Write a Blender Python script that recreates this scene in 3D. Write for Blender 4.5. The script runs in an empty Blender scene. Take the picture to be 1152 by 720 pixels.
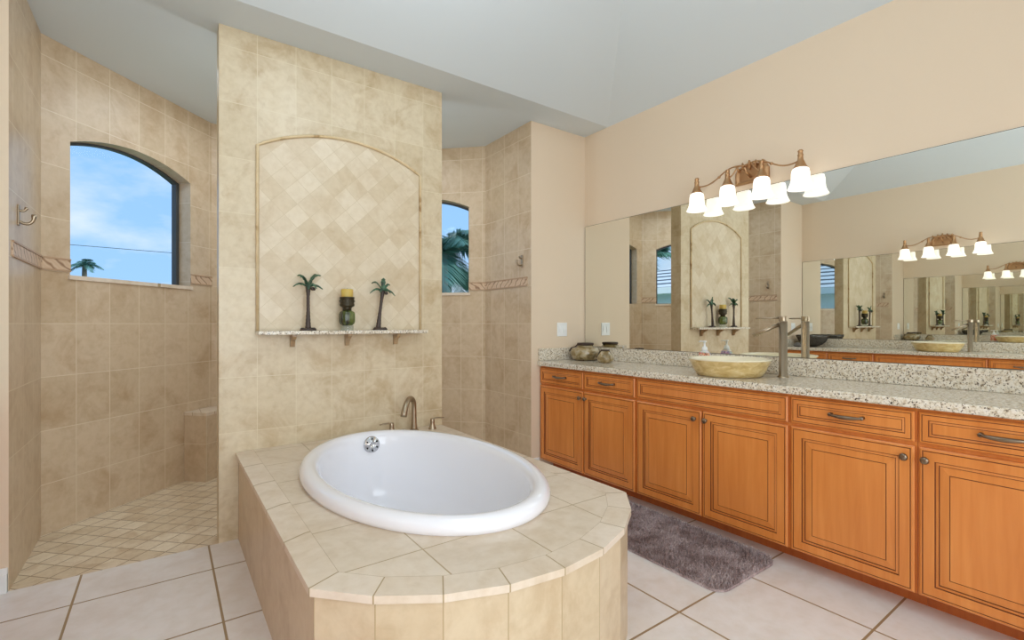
import bpy, bmesh, math, random
from mathutils import Vector, Matrix
random.seed(7)
PI = math.pi
C = bpy.context.scene
COL = C.collection

def lin(c):
    return tuple(((v/255)/12.92 if v/255 <= .04045 else ((v/255+.055)/1.055)**2.4) for v in c)

# ------------------------------------------------------------------ camera
FPX = 542.0
YAW = math.atan((576-186)/FPX)
cam_d = bpy.data.cameras.new('camera')
cam = bpy.data.objects.new('camera', cam_d)
COL.objects.link(cam)
cam_d.sensor_width = 36.0
cam_d.lens = FPX/1152*36.0
cam_d.shift_y = 4/1152
cam_d.clip_start = .02
cam_d.clip_end = 400
cam.location = (0, 0, 1.2)
cam.rotation_euler = (PI/2, 0, -YAW)
C.camera = cam

# ------------------------------------------------------------------ view + world
C.view_settings.view_transform = 'Standard'
C.view_settings.look = 'None'
C.view_settings.gamma = 1
C.view_settings.use_curve_mapping = False
C.view_settings.exposure = 0.0
C.render.engine = 'CYCLES'
cy = C.cycles
cy.max_bounces = 14; cy.diffuse_bounces = 6; cy.glossy_bounces = 10
cy.transmission_bounces = 8; cy.transparent_max_bounces = 16
cy.caustics_reflective = True; cy.caustics_refractive = False
cy.sample_clamp_indirect = 3.0
cy.use_denoising = True

W = bpy.data.worlds.new('sky'); C.world = W
W.use_nodes = True
nt = W.node_tree; nt.nodes.clear()
def N(nt, t, **kw):
    n = nt.nodes.new(t)
    for k, v in kw.items(): setattr(n, k, v)
    return n
tc = N(nt, 'ShaderNodeTexCoord')
sep = N(nt, 'ShaderNodeSeparateXYZ'); nt.links.new(tc.outputs['Generated'], sep.inputs[0])
rp = N(nt, 'ShaderNodeValToRGB'); nt.links.new(sep.outputs['Z'], rp.inputs[0])
rp.color_ramp.elements[0].position = 0.0; rp.color_ramp.elements[0].color = (*lin((160, 203, 243)), 1)
rp.color_ramp.elements[1].position = 0.55; rp.color_ramp.elements[1].color = (*lin((132, 182, 238)), 1)
mp = N(nt, 'ShaderNodeMapping'); mp.inputs['Scale'].default_value = (1.5, 1.5, 3.4); mp.inputs['Location'].default_value = (.35, .2, .1)
nt.links.new(tc.outputs['Generated'], mp.inputs[0])
cn = N(nt, 'ShaderNodeTexNoise'); cn.inputs['Scale'].default_value = 2.3; cn.inputs['Detail'].default_value = 6; cn.inputs['Roughness'].default_value = .55
nt.links.new(mp.outputs[0], cn.inputs['Vector'])
cr = N(nt, 'ShaderNodeValToRGB'); nt.links.new(cn.outputs['Fac'], cr.inputs[0])
cr.color_ramp.elements[0].position = .47; cr.color_ramp.elements[0].color = (0, 0, 0, 1)
cr.color_ramp.elements[1].position = .72; cr.color_ramp.elements[1].color = (1, 1, 1, 1)
mx = N(nt, 'ShaderNodeMixRGB'); nt.links.new(cr.outputs[0], mx.inputs[0]); nt.links.new(rp.outputs[0], mx.inputs[1])
mx.inputs[2].default_value = (*lin((232, 238, 248)), 1)
bg = N(nt, 'ShaderNodeBackground'); bg.inputs['Strength'].default_value = 1.2
nt.links.new(mx.outputs[0], bg.inputs[0])
wo = N(nt, 'ShaderNodeOutputWorld'); nt.links.new(bg.outputs[0], wo.inputs[0])

# ------------------------------------------------------------------ added fill lights, and the sun
def area(name, loc, rot, sx, sy, power, col=(1, 1, 1)):
    d = bpy.data.lights.new(name, 'AREA'); d.shape = 'RECTANGLE'; d.size = sx; d.size_y = sy
    d.energy = power; d.color = col
    o = bpy.data.objects.new(name, d); COL.objects.link(o); o.location = loc; o.rotation_euler = rot
    return o
def lamp(name, loc, r, power, col=(1, 1, 1)):
    d = bpy.data.lights.new(name, 'POINT'); d.energy = power; d.shadow_soft_size = r; d.color = col
    o = bpy.data.objects.new(name, d); COL.objects.link(o); o.location = loc
    return o
area('fill_behind_camera', (.3, -1.22, 1.4), (PI/2, 0, 0), 2.6, 2.3, 76, (.77, .895, 1))  # added soft fill from behind the camera; the wall there has no opening
lamp('fill_near_ceiling', (.9, 1.5, 3.0), .3, 22, (.78, .90, 1))  # added bare fill that brightens ceiling and walls; no pendant hangs here
area('shower_fill_area', (.915, 3.85, 2.82), (0, 0, 0), 1.5, .5, 10, (.79, .90, 1))  # added downward fill for the shower, not a built fixture
lamp('shower_fill_point', (.915, 3.4, 2.35), .08, 8, (.79, .90, 1))  # added point fill hidden behind the partition, lifts the shower ceiling
sun_d = bpy.data.lights.new('sun', 'SUN'); sun_d.energy = 2.2; sun_d.angle = .02
sun = bpy.data.objects.new('sun', sun_d); COL.objects.link(sun); sun.rotation_euler = (math.radians(50), 0, math.radians(60))
# ------------------------------------------------------------------ geometry helpers
def V(*a): return Vector(a)

class MB:
    """collects shapes for ONE mesh object"""
    def __init__(s): s.bm = bmesh.new(); s.uv = s.bm.loops.layers.uv.new('UVMap')
    def face(s, pts, mi=0, uvs=None, smooth=False):
        vs = [s.bm.verts.new(p) for p in pts]
        f = s.bm.faces.new(vs); f.material_index = mi; f.smooth = smooth
        if uvs:
            for l, u in zip(f.loops, uvs): l[s.uv].uv = u
        return f
    def box(s, a, b, mi=0, bev=0):
        x0, y0, z0 = a; x1, y1, z1 = b
        v = [s.bm.verts.new(p) for p in ((x0,y0,z0),(x1,y0,z0),(x1,y1,z0),(x0,y1,z0),(x0,y0,z1),(x1,y0,z1),(x1,y1,z1),(x0,y1,z1))]
        fs = [s.bm.faces.new([v[i] for i in q]) for q in ((3,2,1,0),(4,5,6,7),(0,1,5,4),(1,2,6,5),(2,3,7,6),(3,0,4,7))]
        for f in fs: f.material_index = mi
        if bev:
            es = list({e for f in fs for e in f.edges})
            r = bmesh.ops.bevel(s.bm, geom=es, offset=bev, segments=2, affect='EDGES', profile=.5)
            for f in r['faces']: f.material_index = mi
        return v
    def prism(s, poly, z0, z1, mi=0, bev=0, cap=True):
        n = len(poly)
        lo = [s.bm.verts.new((p[0], p[1], z0)) for p in poly]; hi = [s.bm.verts.new((p[0], p[1], z1)) for p in poly]
        fs = []
        for i in range(n):
            j = (i+1) % n
            fs.append(s.bm.faces.new((lo[i], lo[j], hi[j], hi[i])))
        if cap: fs.append(s.bm.faces.new(hi)); fs.append(s.bm.faces.new(lo[::-1]))
        for f in fs: f.material_index = mi
        if bev:
            es = [e for e in fs[-2].edges]
            r = bmesh.ops.bevel(s.bm, geom=es, offset=bev, segments=2, affect='EDGES', profile=.5)
            for f in r['faces']: f.material_index = mi
    def rings(s, rings, mi=0, cap0=False, cap1=False, smooth=True, closed=True):
        vr = [[s.bm.verts.new(p) for p in r] for r in rings]
        n = len(vr[0])
        for a, b in zip(vr, vr[1:]):
            for i in range(n if closed else n-1):
                j = (i+1) % n
                f = s.bm.faces.new((a[i], a[j], b[j], b[i])); f.smooth = smooth; f.material_index = mi
        if cap0: f = s.bm.faces.new(vr[0][::-1]); f.material_index = mi
        if cap1: f = s.bm.faces.new(vr[-1]); f.material_index = mi
    def lathe(s, prof, c=(0,0,0), seg=32, mi=0, mat=None, sx=1, sy=1, cap=True):
        rs = []
        for r, z in prof:
            ring = []
            for i in range(seg):
                t = 2*PI*i/seg
                p = Vector((r*sx*math.cos(t), r*sy*math.sin(t), z))
                if mat: p = mat @ p
                ring.append(p+Vector(c))
            rs.append(ring)
        s.rings(rs, mi, cap, cap)
    def tube(s, pts, r, seg=10, mi=0, flat=1.0, up=None):
        pts = [Vector(p) for p in pts]; n = len(pts)
        rad = r if isinstance(r, (list, tuple)) else [r]*n
        rs = []; prev = None
        for i, p in enumerate(pts):
            t = (pts[min(i+1, n-1)]-pts[max(i-1, 0)]).normalized()
            if prev is None:
                u = Vector(up) if up else (Vector((0,0,1)) if abs(t.z) < .9 else Vector((1,0,0)))
            else: u = prev
            u = (u-t*u.dot(t)).normalized(); prev = u
            w = t.cross(u)
            rs.append([p+(u*math.cos(2*PI*k/seg)*flat+w*math.sin(2*PI*k/seg))*rad[i] for k in range(seg)])
        s.rings(rs, mi, True, True)
    def boxuv(s, off=(0, 0)):
        s.bm.normal_update()
        for f in s.bm.faces:
            n = f.normal
            if abs(n.z) > .7:
                for l in f.loops: l[s.uv].uv = (l.vert.co.x+off[0], l.vert.co.y+off[1])
            else:
                h = Vector((-n.y, n.x, 0)).normalized()
                if abs(h.x) > .6 and h.x < 0 or abs(h.x) <= .6 and h.y < 0: h = -h
                for l in f.loops: l[s.uv].uv = (l.vert.co.dot(h)+off[0], l.vert.co.z+off[1])
    def build(s, name, mats, parent=None, loc=None, recalc=True, shift=None):
        if shift is not None: bmesh.ops.translate(s.bm, verts=s.bm.verts, vec=shift)
        if recalc: bmesh.ops.recalc_face_normals(s.bm, faces=s.bm.faces)
        me = bpy.data.meshes.new(name); s.bm.to_mesh(me); s.bm.free()
        for m in (mats if isinstance(mats, (list, tuple)) else [mats]): me.materials.append(m)
        o = bpy.data.objects.new(name, me); COL.objects.link(o)
        if parent: o.parent = parent
        if loc: o.location = loc
        return o

def tag(o, label=None, cat=None, group=None, kind=None):
    if label: o['label'] = label
    if cat: o['category'] = cat
    if group: o['group'] = group
    if kind: o['kind'] = kind
    return o
def empty(name, loc, label=None, cat=None, group=None, kind=None):
    o = bpy.data.objects.new(name, None); COL.objects.link(o); o.location = loc
    o.empty_display_size = .1
    return tag(o, label, cat, group, kind)
def struct(o): o['kind'] = 'structure'; return o
AX = .915                                   # the room's axis of symmetry
def dup(root, loc, label=None, flip=False, group=None, rz=None):
    r = root.copy(); COL.objects.link(r); r.location = loc
    if flip: r.scale = (-root.scale.x, root.scale.y, root.scale.z)
    if rz is not None: r.rotation_euler = (0, 0, rz)
    if label: r['label'] = label
    if group: r['group'] = group
    for ch in list(root.children):
        c = ch.copy(); COL.objects.link(c); c.parent = r
        for g in list(ch.children):
            d = g.copy(); COL.objects.link(d); d.parent = c
    return r
def opposite(root, label, group=None):       # the same thing on the far side of the room
    l = root.location
    return dup(root, (2*AX-l.x, l.y, l.z), label, True, group)

# ------------------------------------------------------------------ materials
def base(name, rgb, rough=.5, metal=0, spec=.5, coat=0, trans=0):
    m = bpy.data.materials.new(name); m.use_nodes = True
    b = m.node_tree.nodes['Principled BSDF']
    b.inputs['Base Color'].default_value = (*lin(rgb), 1)
    b.inputs['Roughness'].default_value = rough; b.inputs['Metallic'].default_value = metal
    b.inputs['Specular IOR Level'].default_value = spec
    b.inputs['Coat Weight'].default_value = coat
    b.inputs['Transmission Weight'].default_value = trans
    return m
def L(m): return m.node_tree, m.node_tree.links, m.node_tree.nodes['Principled BSDF']
def mix(nt, fac, a, b, mode='MIX'):
    n = nt.nodes.new('ShaderNodeMixRGB'); n.blend_type = mode
    for i, v in enumerate((fac, a, b)):
        if isinstance(v, (int, float)): n.inputs[i].default_value = v
        elif isinstance(v, tuple): n.inputs[i].default_value = (*lin(v), 1)
        else: nt.links.new(v, n.inputs[i])
    return n.outputs[0]
def ramp(nt, src, stops):
    n = nt.nodes.new('ShaderNodeValToRGB'); nt.links.new(src, n.inputs[0])
    e = n.color_ramp.elements
    while len(e) < len(stops): e.new(.5)
    for el, (p, c) in zip(e, stops):
        el.position = p; el.color = (*(lin(c) if max(c) > 1 else c), 1)
    return n.outputs[0]
def noise(nt, vec, scale, detail=4, rough=.55, dist=0):
    n = nt.nodes.new('ShaderNodeTexNoise'); n.inputs['Scale'].default_value = scale
    n.inputs['Detail'].default_value = detail; n.inputs['Roughness'].default_value = rough; n.inputs['Distortion'].default_value = dist
    nt.links.new(vec, n.inputs['Vector']); return n.outputs['Fac']
def mapping(nt, src, scale=(1,1,1), loc=(0,0,0), rot=(0,0,0)):
    n = nt.nodes.new('ShaderNodeMapping'); n.inputs['Scale'].default_value = scale; n.inputs['Location'].default_value = loc; n.inputs['Rotation'].default_value = rot
    nt.links.new(src, n.inputs[0]); return n.outputs[0]
def coords(nt, what='Object'):
    n = nt.nodes.new('ShaderNodeTexCoord'); return n.outputs[what]
def bump(nt, b, h, strength=.2, dist=.01):
    n = nt.nodes.new('ShaderNodeBump'); n.inputs['Strength'].default_value = strength; n.inputs['Distance'].default_value = dist
    nt.links.new(h, n.inputs['Height']); nt.links.new(n.outputs[0], b.inputs['Normal'])
def tile_mat(name, bw, bh, c1, c2, grout, vein, mortar=.0022, rot=0, loc=(0, 0, 0), rough=.35, var=1.0, vscale=5.0):
    m = base(name, c1, rough); nt, lk, b = L(m)
    uv = coords(nt, 'UV'); ob = coords(nt, 'Object')
    v = mapping(nt, uv, loc=loc, rot=(0, 0, rot))
    br = nt.nodes.new('ShaderNodeTexBrick'); lk.new(v, br.inputs['Vector'])
    br.offset = 0; br.squash = 1
    br.inputs['Color1'].default_value = (*lin(c1), 1); br.inputs['Color2'].default_value = (*lin(c2), 1)
    br.inputs['Mortar'].default_value = (*lin(grout), 1); br.inputs['Scale'].default_value = 1
    br.inputs['Mortar Size'].default_value = mortar; br.inputs['Mortar Smooth'].default_value = .1
    br.inputs['Brick Width'].default_value = bw; br.inputs['Row Height'].default_value = bh
    n1 = noise(nt, ob, vscale, 7, .62, .6)
    n2 = noise(nt, ob, vscale*4.5, 5, .6, .3)
    veins = ramp(nt, n1, [(.34, vein), (.52, (255, 255, 255)), (.75, (255, 252, 244))])
    fine = ramp(nt, n2, [(.3, (228, 219, 203)), (.6, (255, 255, 255))])
    c = mix(nt, var*.38, br.outputs['Color'], veins, 'MULTIPLY')
    c = mix(nt, var*.42, c, fine, 'MULTIPLY')
    c = mix(nt, br.outputs['Fac'], c, grout)
    lk.new(c, b.inputs['Base Color'])
    inv = nt.nodes.new('ShaderNodeMath'); inv.operation = 'SUBTRACT'; inv.inputs[0].default_value = 1; lk.new(br.outputs['Fac'], inv.inputs[1])
    bump(nt, b, inv.outputs[0], .25, .002)
    return m

M = {}
M['paint'] = base('cream_wall_paint', (227, 207, 182), .75, spec=.25)
nt_, lk_, b_ = L(M['paint']); bump(nt_, b_, noise(nt_, coords(nt_), 120, 3), .12, .004)
M['ceil'] = base('ceiling_paint', (214, 221, 224), .85, spec=.2)
M['white'] = base('white_trim_paint', (238, 238, 236), .4)
M['tile'] = tile_mat('travertine_wall_tile', .205, .305, (212, 190, 162), (203, 180, 150), (220, 203, 177), (206, 181, 146))
M['tiletub'] = tile_mat('travertine_tub_wall_tile', .205, .305, (221, 206, 178), (212, 195, 164), (223, 210, 182), (206, 182, 142), mortar=.0014, var=1.15)
M['diag'] = tile_mat('diagonal_travertine_tile', .1, .1, (228, 214, 190), (214, 196, 166), (206, 188, 156), (216, 196, 164), mortar=.0012, rot=PI/4, var=.8)
M['deck'] = tile_mat('tub_deck_tile', .32, .32, (228, 213, 195), (222, 206, 186), (176, 152, 114), (214, 194, 158), mortar=.0024, loc=(-.66+.64, -1.40+1.6, 0), var=.8)
M['deckedge'] = tile_mat('tub_deck_edge_tile', 1, 1, (230, 215, 198), (223, 206, 185), (172, 148, 110), (214, 194, 158), mortar=.012, var=.8)
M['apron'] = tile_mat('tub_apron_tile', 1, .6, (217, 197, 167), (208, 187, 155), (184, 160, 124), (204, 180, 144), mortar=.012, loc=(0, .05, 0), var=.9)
M['floor'] = tile_mat('large_floor_tile', .515, .515, (238, 233, 230), (234, 228, 223), (158, 132, 96), (228, 212, 196), mortar=.0048, loc=(-.19+.515, -2.25+2.575, 0), rough=.3, var=.7, vscale=3.0)
M['showerfloor'] = tile_mat('tumbled_shower_floor_tile', .105, .105, (236, 221, 196), (220, 201, 172), (156, 128, 96), (204, 176, 138), mortar=.0028, rot=PI/4, var=1.1, vscale=9)

def granite(name):
    m = base(name, (214, 203, 185), .16); nt, lk, b = L(m); ob = coords(nt)
    a = noise(nt, ob, 75, 5, .65)
    c = ramp(nt, a, [(.35, (190, 172, 144)), (.48, (224, 213, 193)), (.62, (236, 229, 216)), (.75, (212, 204, 192))])
    s1 = noise(nt, mapping(nt, ob, (1, 1, 1), (3, 1, 2)), 120, 3, .6)
    c = mix(nt, ramp(nt, s1, [(.585, (0, 0, 0)), (.63, (1, 1, 1))]), c, (74, 56, 42))
    s2 = noise(nt, mapping(nt, ob, (1, 1, 1), (7, 4, 1)), 85, 3, .6)
    c = mix(nt, ramp(nt, s2, [(.60, (0, 0, 0)), (.65, (1, 1, 1))]), c, (140, 122, 100))
    lk.new(c, b.inputs['Base Color']); return m
M['granite'] = granite('speckled_granite')
def wood(name, c1, c2):
    m = base(name, c1, .34, coat=.15); nt, lk, b = L(m); ob = coords(nt)
    n = noise(nt, mapping(nt, ob, (18, 18, 1.2)), 2.2, 5, .6, .4)
    n2 = noise(nt, mapping(nt, ob, (3, 3, .6)), 2.0, 2)
    c = ramp(nt, n, [(.3, c1), (.7, c2)])
    c = mix(nt, .35, c, ramp(nt, n2, [(.35, (225, 205, 185)), (.65, (255, 255, 255))]), 'MULTIPLY')
    lk.new(c, b.inputs['Base Color']); return m
M['wood'] = wood('cherry_wood', (214, 128, 58), (226, 144, 72))
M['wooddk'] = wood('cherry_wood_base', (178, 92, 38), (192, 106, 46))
M['glaze'] = base('dark_glaze', (116, 58, 26), .5)
M['mirror'] = base('mirror_silver', (240, 241, 235), .0, 1)
M['medge'] = base('mirror_edge', (70, 74, 68), .2, .3)
M['nickel'] = base('brushed_nickel', (172, 156, 134), .34, 1)
M['bronze'] = base('aged_bronze', (192, 152, 112), .4, 1)
M['pewter'] = base('dark_pewter', (140, 124, 106), .34, 1)
M['chrome'] = base('chrome', (205, 205, 208), .14, 1)
M['dark'] = base('dark_gap', (32, 30, 30), .5)
M['tub'] = base('white_acrylic', (243, 242, 247), .12, coat=.3)
M['frame'] = base('bronze_window_frame', (62, 64, 66), .45)
M['wax'] = base('yellow_wax', (206, 178, 92), .5); L(M['wax'])[2].inputs['Subsurface Weight'].default_value = .2
def glass_mat(name, rgb, alpha, rough=.03):
    m = bpy.data.materials.new(name); m.use_nodes = True; nt = m.node_tree; nt.nodes.clear()
    o = nt.nodes.new('ShaderNodeOutputMaterial'); t = nt.nodes.new('ShaderNodeBsdfTransparent'); t.inputs[0].default_value = (*lin(rgb), 1)
    g = nt.nodes.new('ShaderNodeBsdfGlossy'); g.inputs['Roughness'].default_value = rough
    x = nt.nodes.new('ShaderNodeMixShader'); x.inputs[0].default_value = .003 if alpha == 0 else .06; nt.links.new(t.outputs[0], x.inputs[1]); nt.links.new(g.outputs[0], x.inputs[2])
    if alpha > 0:
        d = nt.nodes.new('ShaderNodeBsdfDiffuse'); d.inputs[0].default_value = (*lin(rgb), 1)
        y = nt.nodes.new('ShaderNodeMixShader'); y.inputs[0].default_value = alpha
        nt.links.new(x.outputs[0], y.inputs[1]); nt.links.new(d.outputs[0], y.inputs[2]); x = y
    nt.links.new(x.outputs[0], o.inputs[0]); return m
M['pane'] = glass_mat('clear_window_glass', (250, 253, 255), 0)
M['clear'] = glass_mat('clear_glass', (236, 240, 236), .12)
M['smoke'] = glass_mat('smoked_black_glass', (160, 152, 142), .14)
M['amber'] = glass_mat('amber_tinted_glass', (206, 188, 148), .45)

# ================================================================== SETTING
XR, XL, YB, YF = 3.0, -1.17, 3.07, -1.3
JL, JR, YC = -.57, 2.40, 3.76
ZC = 2.84
S2 = math.sqrt(2)
T_END = 1.24
LX, LY = JL+T_END/S2, YC+T_END/S2         # shower back corners
RX = 2*AX-LX
def wall(name, mat, p0, p1, z0, z1, hole=None, depth=.14, uoff=0, voff=0, topz=None):
    """a wall from p0 to p1 (room to its right hand when walking p0 -> p1) with an optional arched opening (t0, t1, sill, spring, rise)"""
    p0, p1 = Vector((*p0, 0)), Vector((*p1, 0)); d = (p1-p0); Lw = d.length; d.normalize()
    nrm = Vector((d.y, -d.x, 0))                     # into the room
    mb = MB()
    def P(t, z, k=0): q = p0+d*t-nrm*k; return (q.x, q.y, z)
    def q(ts, k=0):
        mb.face([P(t, z, k) for t, z in ts], 0, [(t+uoff, z+voff) for t, z in ts])
    if not hole:
        q([(0, z0), (Lw, z0), (Lw, z1), (0, z1)])
    else:
        t0, t1, zs, zp, rise = hole
        n = 20
        arc = [(t0+(t1-t0)*i/n, zp+rise*(1-(2*i/n-1)**2)) for i in range(n+1)]
        q([(0, z0), (t0, z0), (t0, z1), (0, z1)]); q([(t1, z0), (Lw, z0), (Lw, z1), (t1, z1)])
        q([(t0, z0), (t1, z0), (t1, zs), (t0, zs)])
        for a, b in zip(arc, arc[1:]): q([a, b, (b[0], z1), (a[0], z1)])
        loop = [(t0, zs), (t1, zs)] + arc[::-1]
        for i in range(len(loop)):
            a, b = loop[i], loop[(i+1) % len(loop)]
            if (Vector(a)-Vector(b)).length < 1e-6: continue
            vert = abs(a[0]-b[0]) < 1e-6
            fa = (lambda k, z: (k+.05, z)) 
            if vert: uv = [(.03, a[1]), (.03, b[1]), (.03+depth, b[1]), (.03+depth, a[1])]
            else: uv = [(a[0], .03), (b[0], .03), (b[0], .03+depth), (a[0], .03+depth)]
            mb.face([P(*a), P(*b), P(*b, depth), P(*a, depth)], 0, uv)
    # outer skin so the wall has a thickness
    q([(0, z0), (0, z1), (0, z1), (0, z0)]) if False else None
    o = mb.build(name, mat, recalc=False); return struct(o), P

def flat(name, poly, z, mat, up=True):
    mb = MB(); pts = [(x, y, z) for x, y in poly]
    if not up: pts = pts[::-1]
    mb.face(pts, 0, [(p[0], p[1]) for p in pts]); return struct(mb.build(name, mat, recalc=False))

flat('floor', [(XL, YF), (XR, YF), (XR, YB), (XL, YB)], 0, M['floor'])
flat('floor_shower', [(JL, YB), (JR, YB), (JR, YC), (RX, LY), (LX, LY), (JL, YC)], 0, M['showerfloor'])
# soffit, flat ceiling over the shower and sloped hip over the room
flat('ceiling_soffit', [(XL, 2.8), (XR, 2.8), (XR, YB), (JR, YB), (JR, YC), (RX, LY), (LX, LY), (JL, YC), (JL, YB), (XL, YB)], ZC, M['ceil'], False)
mb = MB(); A = .9; H = 1.35; e = .5*A
o_ = [(XL, YF), (XR, YF), (XR, 2.8), (XL, 2.8)]
i_ = [(XL+A*H, YF+H*.7), (XR-A*H, YF+H*.7), (XR-A*H, 2.8-H), (XL+A*H, 2.8-H)]
zt = ZC+H*.45
for k in range(4):
    j = (k+1) % 4
    mb.face([(*o_[j], ZC), (*o_[k], ZC), (*i_[k], zt), (*i_[j], zt)])
mb.face([(*p, zt) for p in i_[::-1]])
struct(mb.build('ceiling', M['ceil'], recalc=False))
# walls
wall('wall_right', M['paint'], (XR, YB), (XR, YF), 0, ZC)
wall('wall_left', M['paint'], (XL, YF), (XL, YB), 0, ZC)
wall('wall_front', M['paint'], (XR, YF), (XL, YF), 0, ZC)
wall('wall_back_right', M['paint'], (JR, YB), (XR, YB), 0, ZC)
wall('wall_back_left', M['paint'], (XL, YB), (JL, YB), 0, ZC)
VO = .02                                             # tile courses: joints at .285 + n*.305
wall('wall_shower_left_jamb', M['tile'], (JL, YB), (JL, YC), 0, ZC, uoff=.125, voff=VO)
wall('wall_shower_right_jamb', M['tile'], (JR, YC), (JR, YB), 0, ZC, uoff=.1, voff=VO)
HOLE = (.155, 1.03, 1.485, 2.285, .095)
_, PL = wall('wall_shower_left', M['tile'], (JL, YC), (LX, LY), 0, ZC, HOLE, uoff=.015, voff=VO)
HR = (T_END-1.03, T_END-.155, 1.485, 2.285, .095)
_, PR = wall('wall_shower_right', M['tile'], (RX, LY), (JR, YC), 0, ZC, HR, uoff=.015, voff=VO)
HB = (.10, RX-LX-.10, 1.485, 2.285, .095)
_, PBk = wall('wall_shower_back', M['tile'], (LX, LY), (RX, LY), 0, ZC, HB, uoff=.03, voff=VO)
# partition wall behind the tub
TX0, TX1, TY1 = .237, 1.595, 3.19
mb = MB(); mb.box((TX0, YB, 0), (TX1, TY1, ZC)); mb.boxuv((-.2+.185, VO-.005))
struct(mb.build('wall_partition', M['tiletub'], recalc=False))
# baseboard stub beside the left opening
for nm, x0, x1 in (('baseboard_left', -.648, JL-.002), ('baseboard_right', JR+.002, 2.478)):
    mb = MB(); mb.box((x0, YB-.014, 0), (x1, YB, .11), 0, .003); mb.box((x0, YB-.02, 0), (x1, YB, .085), 0, .003)
    struct(mb.build(nm, M['white']))
# windows: frame + pane
def window(name, P, hole, depth):
    t0, t1, zs, zp, rise = hole; n = 20; fw = .028
    def loop(g):
        a0, a1 = t0+g, t1-g; h = g*.4
        return [(a0, zs+h), (a1, zs+h)] + [(a0+(a1-a0)*i/n, zp+rise*(1-(2*i/n-1)**2)-h) for i in range(n, -1, -1)]
    O, I = loop(.0005), loop(fw)
    mb = MB()
    for k in range(len(O)):
        j = (k+1) % len(O)
        mb.face([P(*O[k], depth-.04), P(*O[j], depth-.04), P(*I[j], depth-.04), P(*I[k], depth-.04)])
        mb.face([P(*I[k], depth-.04), P(*I[j], depth-.04), P(*I[j], depth), P(*I[k], depth)])
        mb.face([P(*O[k], depth), P(*O[j], depth), P(*I[j], depth), P(*I[k], depth)])
    o = struct(mb.build(name, M['frame'], recalc=False))
    mb = MB(); mb.face([P(*q, depth-.012) for q in I]); mb.build('pane', M['pane'], o, recalc=False)
    return o
window('window_1', PL, HOLE, .14); window('window_2', PR, HR, .14); window('window_3', PBk, HB, .14)
# sills: thin stone ledges
def sill(name, P, hole):
    t0, t1, zs = hole[:3]
    mb = MB()
    pts = [P(t0-.012, 0, -.012), P(t1+.012, 0, -.012), P(t1+.012, 0, 0), P(t0-.012, 0, 0)]
    mb.prism([p[:2] for p in pts], zs-.022, zs+.003)
    mb.boxuv(); struct(mb.build(name, M['deckedge']))
sill('trim_1', PL, HOLE); sill('trim_2', PR, HR)
# mosaic border
m = base('leaf_mosaic_border', (206, 176, 146), .45); nt_, lk_, b_ = L(m); uv_ = coords(nt_, 'UV')
w_ = nt_.nodes.new('ShaderNodeTexWave'); w_.wave_type = 'BANDS'; w_.bands_direction = 'DIAGONAL'
w_.inputs['Scale'].default_value = 9; w_.inputs['Distortion'].default_value = 5; w_.inputs['Detail'].default_value = 1; w_.inputs['Detail Scale'].default_value = 1.6
lk_.new(uv_, w_.inputs['Vector'])
c_ = ramp(nt_, w_.outputs['Fac'], [(.0, (150, 116, 88)), (.14, (190, 158, 128)), (.45, (214, 188, 158)), (1, (206, 176, 146))])
lk_.new(c_, b_.inputs['Base Color']); M['border'] = m
def border(name, P, t0, t1):
    mb = MB()
    for z0, z1, k, mi in ((1.515, 1.575, -.005, 0), (1.507, 1.516, -.009, 1), (1.574, 1.583, -.009, 1)):
        pts = [P(t0, 0, k), P(t1, 0, k), P(t1, 0, .0), P(t0, 0, .0)]
        n0 = len(mb.bm.faces); mb.prism([p[:2] for p in pts], z0, z1, mi)
    mb.boxuv(); struct(mb.build(name, [M['border'], M['bordline']]))
M['bordline'] = base('border_edge_stone', (184, 152, 122), .45)
def PJL(t, z, k=0): return (JL-k*-1*-1, YB+t, z)
border('trim_3', lambda t, z, k=0: (JL-k, YB+t, z), .05, YC-YB)
border('trim_4', PL, 0, HOLE[0]); border('trim_5', PL, HOLE[1], T_END)
border('trim_6', PR, 0, HR[0]); border('trim_7', PR, HR[1], T_END)
border('trim_8', lambda t, z, k=0: (JR+k, YC-t, z), 0, YC-YB-.05)

# ================================================================== TUB DECK
DZ = .487
CXD, CYD, RD = .9525, 1.845, .775
def arcpt(a): return (CXD+RD*math.cos(a), CYD+RD*math.sin(a))
DX0, DX1 = .33, 1.575
a0 = math.atan2(1.385-CYD, DX0-CXD); a1 = math.atan2(1.385-CYD, DX1-CXD)
NF = 8
arc = [(CXD+RD*math.cos(a0+(a1-a0)*i/NF), CYD+RD*math.sin(a0+(a1-a0)*i/NF)) for i in range(NF+1)]
poly = [(DX0, YB-.001)] + arc + [(DX1, YB-.001)]
def inset(poly, g):                          # inset an open outline (back edge stays on the wall)
    out = []
    n = len(poly)
    for i, p in enumerate(poly):
        p = Vector(p)
        def nrm(a, b): d = (Vector(b)-Vector(a)).normalized(); return Vector((-d.y, d.x))
        if i == 0: out.append(tuple(p+nrm(poly[0], poly[1])*g)); continue
        if i == n-1: out.append(tuple(p+nrm(poly[-2], poly[-1])*g)); continue
        n1, n2 = nrm(poly[i-1], poly[i]), nrm(poly[i], poly[i+1])
        b = (n1+n2).normalized(); out.append(tuple(p+b*(g/b.dot(n1))))
    return out
BX, BY, BA, BB = .978, 2.14, .502, .79        # bathtub oval
deck = empty('tub_deck', (CXD, 2.1, 0), 'beige stone tiled tub surround with a faceted curved front, holding the oval tub', 'tub surround')
sh = (-CXD, -2.1, 0)
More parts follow.
